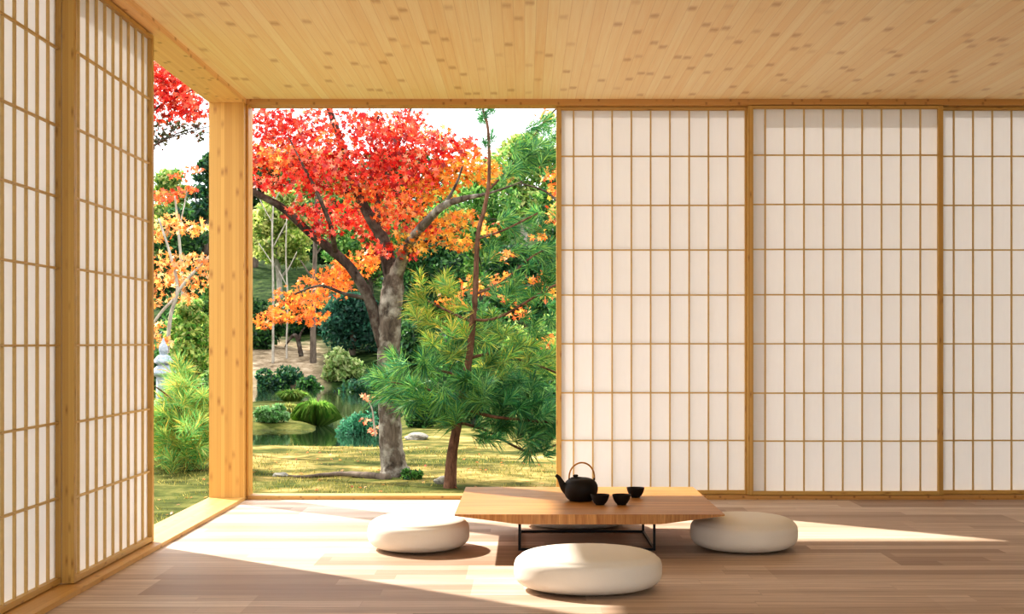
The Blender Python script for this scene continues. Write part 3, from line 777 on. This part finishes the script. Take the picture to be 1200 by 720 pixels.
# slender bare trunks on the bank
def bare(label, px, Y, limbs, bark):
    r = ground_at(px, Y); t = thing('bare_tree', label, 'tree', tuple(r))
    zb = VY + FPX * (H - r[2]) / Y
    limb('trunk', [(px, zb + 1, limbs[0][0][2] * 1.15)] + limbs[0], bark, t, r, Y, 8)
    for l in limbs[1:]: limb('branch', l, bark, t, r, Y, 6)
bare('straight grey-brown trunk standing on the sandy bank', 367, 43.6, [[(367, 420, 8), (367, 390, 7), (368, 340, 6), (370, 270, 5), (371, 220, 3)], [(368, 330, 2.5), (352, 305, 1.5)], [(369, 300, 2.5), (388, 275, 1.5)]], BARK_BROWN)
bare('slender whitish bare tree at the left edge of the main opening', 320, 43.5, [[(320, 400, 3), (320, 330, 2.6), (319, 270, 2.3), (322, 215, 1.5)], [(320, 262, 1.6), (305, 235, 1.2), (298, 205, .9)], [(320, 290, 1.6), (338, 255, 1.2), (350, 225, .9)], [(320, 240, 1.4), (332, 215, .9)], [(320, 310, 1.4), (303, 285, 1)]], BARK_GREY)
bare('thin whitish bare tree right of the whitest one, under the left limb', 336, 44, [[(336, 400, 2.4), (337, 350, 2.2), (335, 300, 1.8), (336, 255, 1.2)], [(336, 320, 1.4), (348, 295, 1)], [(336, 335, 1.4), (324, 312, 1)]], BARK_GREY)
# weathered leaning stump
sr = ground_at(347, 44); st = thing('dead_stump', 'weathered grey forked stump leaning on the far bank', 'stump', tuple(sr))
limb('trunk', [(353, 418, 6), (350, 402, 5), (346, 393, 4.5), (340, 397, 3.5), (334, 407, 1.5)], BARK_DARK, st, sr, 44, 8, .1)
limb('branch', [(350, 402, 4), (352, 392, 3), (357, 384, 1.5)], BARK_DARK, st, sr, 44, 8, .1)

def shrub(name, label, px, Y, rx, top, pal, leaf=.03, n=1500, lumps=9, shape=DIAMOND, cat='shrub', mat=LEAF, stems=5, flat=.3):
    r = ground_at(px, Y); k = Y / FPX; t = thing(name, label, cat, tuple(r))
    h = H - (top - VY) * k - r[2]; rr = rx * k
    for s in range(stems):
        th = s * 2.3; e = (math.cos(th) * rr * .5, math.sin(th) * rr * .4, h * .65)
        MB().tube([(0.01 * s, 0, -.03), (e[0] * .4, e[1] * .4, h * .3), e], [.012 * k * 100, .008 * k * 100, .003 * k * 100], 6).build('stem', BARK_BROWN, t, smooth=True)
    A = []; S = []
    for i in range(lumps):
        th = i * 2.4; d = rr * (.15 + .55 * ((i * .618) % 1)); zz = h * (.12 + .62 * R.random())
        lr = rr * R.uniform(.34, .5)
        A.append(blob((math.cos(th) * d, math.sin(th) * d * .8, zz), (lr, lr, h * .28), n // lumps, .45)); S.append(np.full(n // lumps, R.uniform(.75, 1.2)))
    A = np.concatenate(A); A[:, 2] = np.clip(A[:, 2], .01, h); S = np.concatenate(S)
    leaf_cloud('foliage', A, leaf, np.clip(mixcol(pal, len(A), .2) * S[:, None], 0, 1), mat, t, shape, flat)
    return t
def grass(label, px, Y, rx, top, pal, n=420, w=.006):
    r = ground_at(px, Y); k = Y / FPX; t = thing('grass_clump', label, 'grass', tuple(r), 0, 'grass clumps on the pond islet')
    h = H - (top - VY) * k - r[2]; rr = rx * k
    th = R.uniform(0, 2 * PI, n); q = np.sqrt(R.random(n))
    out = np.stack([np.cos(th), np.sin(th), np.zeros(n)], 1)
    b = out * (rr * .30 * q)[:, None]; b[:, 2] = -.05
    v = R.uniform(.75, 1.1, n)
    def at(f, zz): p = out * (rr * f * v)[:, None]; p[:, 2] = zz; return p
    m1 = at(.12 + .30 * q, h * v * (.70 - .12 * q)); m2 = at(.15 + .62 * q, h * v * (.95 - .35 * q * q)); tip = at(.18 + .92 * q, h * v * (1.05 - .85 * q * q))
    s = np.cross(out, [0, 0, 1]) * w
    V = np.stack([b - s, b + s, m1 + s, m2 + s * .7, tip, m2 - s * .7, m1 - s], 1).reshape(-1, 3)
    C = np.repeat(mixcol(pal, n, .22)[:, None, :], 7, 1).reshape(-1, 3)
    np_mesh('blades', V, np.arange(len(V)).reshape(-1, 7), C, LEAF, t)
GR = [(.14, .34, .05), (.26, .46, .08), (.36, .52, .12)]
GRY = [(.36, .40, .10), (.50, .46, .16), (.24, .34, .08)]
grass('round bright green grass clump on the pond islet, largest of three', 370, 22.6, 27, 468, GR, 900)
grass('straw-tinted grass clump on the pond islet, between the leafy shrub and the green clump', 340, 23.2, 20, 473, GRY, 800)
grass('low bright grass clump at the far end of the pond islet', 342, 29, 24, 456, GR + GRY[:1], 700, .008)
shrub('leafy_shrub', 'glossy broad-leaved shrub on the pond islet at the left', 316, 21.8, 24, 474, [(.08, .22, .05), (.16, .34, .10), (.30, .46, .22)], .045, 1100)
shrub('leafy_shrub', 'feathery blue-green shrub at the pond edge, left of the maple trunk', 416, 20.6, 26, 478, [(.06, .24, .12), (.10, .34, .18), (.04, .16, .09)], .028, 2200)
shrub('leafy_shrub', 'dark green shrub on the far pond bank at the left edge', 322, 41, 30, 427, EVG + BLU, .08, 1900)
shrub('leafy_shrub', 'low dark shrub on the far pond bank, right of its twin', 362, 40.6, 18, 436, EVG + MID[:1], .08, 1300)
shrub('leafy_shrub', 'pale yellow-leaved bush on the far bank, left of the maple trunk', 398, 41.8, 27, 404, PAL, .10, 1100)
shrub('leafy_shrub', 'dark bush at the far pond edge under the pale yellow bush', 420, 38, 40, 438, EVG + BLU, .075, 1700)
shrub('leafy_shrub', 'dark green bush behind the mossy lawn, between maple and pine trunks', 497, 20.5, 34, 440, EVG + MID[:1], .04, 2200)
shrub('leafy_shrub', 'dark green bush behind the pine trunk', 553, 21, 38, 432, EVG + BLU[:2], .04, 2400)
shrub('leafy_shrub', 'mid-green bush behind the right boughs of the pine', 608, 22, 40, 425, EVG + MID, .04, 2600)
shrub('leafy_shrub', 'dark bush at the right edge of the garden opening', 655, 21, 36, 430, EVG + MID[:2], .04, 2200)
shrub('leafy_shrub', 'tall dark bush on the bank behind the pine, under the dark evergreen', 545, 34, 60, 345, EVG + MID[:1], .07, 2600)
shrub('leafy_shrub', 'tall yellow-touched bush on the bank at the right', 625, 33, 55, 350, MID + YEL[:2], .07, 2400)
shrub('leafy_shrub', 'low feathery green bush at the foot of the young pine', 208, 15.2, 36, 498, [(.10, .32, .09), (.18, .44, .12), (.05, .20, .06)], .032, 2200)
shrub('leafy_fern', 'small dark fern at the right foot of the maple trunk', 482, 12.95, 15, 548, EVG[:2] + MID[:2], .03, 420, cat='fern')
shrub('leafy_shrub', 'olive shrub between the stone lantern and the corner post', 240, 20, 24, 420, MID + PAL[:1], .045, 1300)
shrub('leafy_shrub', 'dark undergrowth bush on the upper bank at the left edge', 304, 45.5, 36, 340, EVG, .10, 1900)
shrub('leafy_shrub', 'dark undergrowth bush behind the weathered stump', 352, 48.5, 46, 345, EVG + BLU[:1], .10, 2000)
shrub('leafy_shrub', 'dark undergrowth bush on the bank, left of the maple trunk', 412, 50.5, 44, 360, EVG + BLU[:1], .10, 2200)
shrub('leafy_shrub', 'dark undergrowth bush on the bank, right of the maple trunk', 488, 43.5, 44, 372, EVG, .10, 2200)
shrub('leafy_shrub', 'dark undergrowth bush at the far right of the bank', 655, 41, 50, 372, EVG, .10, 2200)
shrub('leafy_shrub', 'dark bush low behind the orange maple past the left screen', 216, 34, 44, 320, EVG + MID[:1], .075, 2200)
shrub('leafy_shrub', 'dark shrub behind the stone lantern', 186, 21, 26, 395, EVG + MID[:1], .05, 1300)

# red-leaved sapling beside the trunk
r = ground_at(440, 15.6); s_ = thing('maple_sapling', 'tiny bare sapling with a few red leaves beside the maple trunk', 'plant', tuple(r))
limb('stem', [(440, 512, 2.6), (438, 495, 2.2), (436, 480, 1.6), (430, 466, 1.2)], BARK_GREY, s_, r, 15.6, 6)
maple_foliage([(432, 466, 8, 5, 0), (428, 494, 7, 4, 0), (438, 505, 7, 5, 0), (445, 462, 7, 4, 0)], [(.75, .20, .10), (.85, .38, .22)], 'sparse red leaves', s_, r, 15.6, .035, 2.6)

# surface root, rocks, fallen leaves
r = ground_at(400, 13.3)
def on_ground(px, Y, dz): p = ground_at(px, Y); p[2] += dz; return p - r
a, b = spline([on_ground(455, 13.0, .0), on_ground(430, 13.15, .025), on_ground(405, 13.3, .03), on_ground(380, 13.35, .02), on_ground(355, 13.3, .012), on_ground(330, 13.5, .0)], [.05, .034, .024, .02, .014, .007], 6)
o = MB().tube(a, b, 9, True, 0, .12).build('surface_root', BARK_BROWN, None, tuple(r), True); tag(o, 'gnarled dark root snaking over the moss left of the maple trunk', 'root')
import bmesh
def rock(label, px, Y, sx, sy, sz, seed):
    r = ground_at(px, Y); bm = bmesh.new(); bmesh.ops.create_icosphere(bm, subdivisions=3, radius=1)
    rr = random.Random(seed); ph = [rr.uniform(0, 6) for _ in range(6)]
    for v in bm.verts:
        c = v.co; k = 1 + .16 * math.sin(3 * c.x + ph[0]) + .13 * math.sin(4 * c.y + ph[1]) + .10 * math.sin(5 * c.z + ph[2] + 3 * c.x)
        v.co = Vector((c.x * sx * k, c.y * sy * k, c.z * sz * k + sz * .35))
    me = bpy.data.meshes.new('garden_rock'); bm.to_mesh(me); bm.free()
    o = link('garden_rock', me, ROCK, None, tuple(r)); tag(o, label, 'rock')
rock('low brown rock on the lawn behind, between maple and pine trunks', 487, 18.2, .17, .13, .06, 1)
rock('small grey rock on the moss at the left end of the root', 328, 13.4, .07, .05, .03, 2)
rock('small dark rock at the foot of the pine trunk', 519, 12.6, .09, .06, .045, 3)
n = 150
fx = R.uniform(-3.2, 1.2, n); fy = R.uniform(9.9, 16.5, n)
pts = np.stack([fx, fy, gz(fx, fy) + .012], 1)
o = leaf_cloud('fallen_leaves', pts, .026, mixcol(ORG + [(.30, .14, .06), (.4, .25, .1)], n), LEAF_MAPLE, None, STAR, 3.)
tag(o, 'fallen maple leaves scattered over the moss', 'leaves', None, 'stuff')
# short tufts of moss and grass on the near lawn
n = 26000
fx = R.uniform(-4.6, 1.4, n); fy = 9.6 + 7.2 * R.random(n) ** 1.1
ok = (wav(fx * 1.7, fy * 2.1) + .5 * wav(fx * 4, fy * 4)) > R.uniform(-.6, .7, n); fx, fy = fx[ok], fy[ok]; n = len(fx)
b = np.stack([fx, fy, gz(fx, fy) - .004], 1); d = R.normal(0, .35, (n, 3)); d[:, 2] = 1
hh = R.uniform(.015, .045, n)[:, None]; s = np.cross(d, R.normal(size=(n, 3))); s /= np.linalg.norm(s, axis=1, keepdims=True); s *= .004
V = np.stack([b - s, b + s, b + d * hh], 1).reshape(-1, 3)
pal = mixcol([(.16, .17, .03), (.28, .25, .06), (.07, .09, .015), (.44, .36, .11)], n)
o = np_mesh('moss_grass', V, np.arange(3 * n).reshape(-1, 3), np.repeat(pal[:, None], 3, 1).reshape(-1, 3), LEAF)
tag(o, 'short moss and grass growing on the near lawn', 'grass', None, 'stuff')

# ================================================================ LIGHT, SKY, CAMERA
w = bpy.data.worlds.new('sky'); scene.world = w; w.use_nodes = True
bg = w.node_tree.nodes.get('Background') or w.node_tree.nodes.new('ShaderNodeBackground')
bg.inputs[0].default_value = (.93, .965, 1, 1); bg.inputs[1].default_value = 2.2
L = bpy.data.lights.new('sun', 'SUN'); L.energy = 8.0; L.color = (1, .93, .83); L.angle = math.radians(1.2)
so = bpy.data.objects.new('sun', L); COL.objects.link(so)
d = Vector((.925, -.805, -1.)).normalized(); so.rotation_euler = d.to_track_quat('-Z', 'Y').to_euler(); so.location = (-8, 16, 12)
cam = bpy.data.cameras.new('camera'); cam.sensor_width = 36; cam.lens = FPX / 1200 * 36
cam.shift_x = -(VX - 600) / 1200; cam.shift_y = (VY - 360) / 1200; cam.clip_end = 300
co = bpy.data.objects.new('camera', cam); COL.objects.link(co); co.location = (0, 0, H); co.rotation_euler = (PI / 2, 0, 0)
scene.camera = co
scene.view_settings.view_transform = 'Standard'
scene.view_settings.look = 'Medium High Contrast'
scene.view_settings.exposure = 0.27
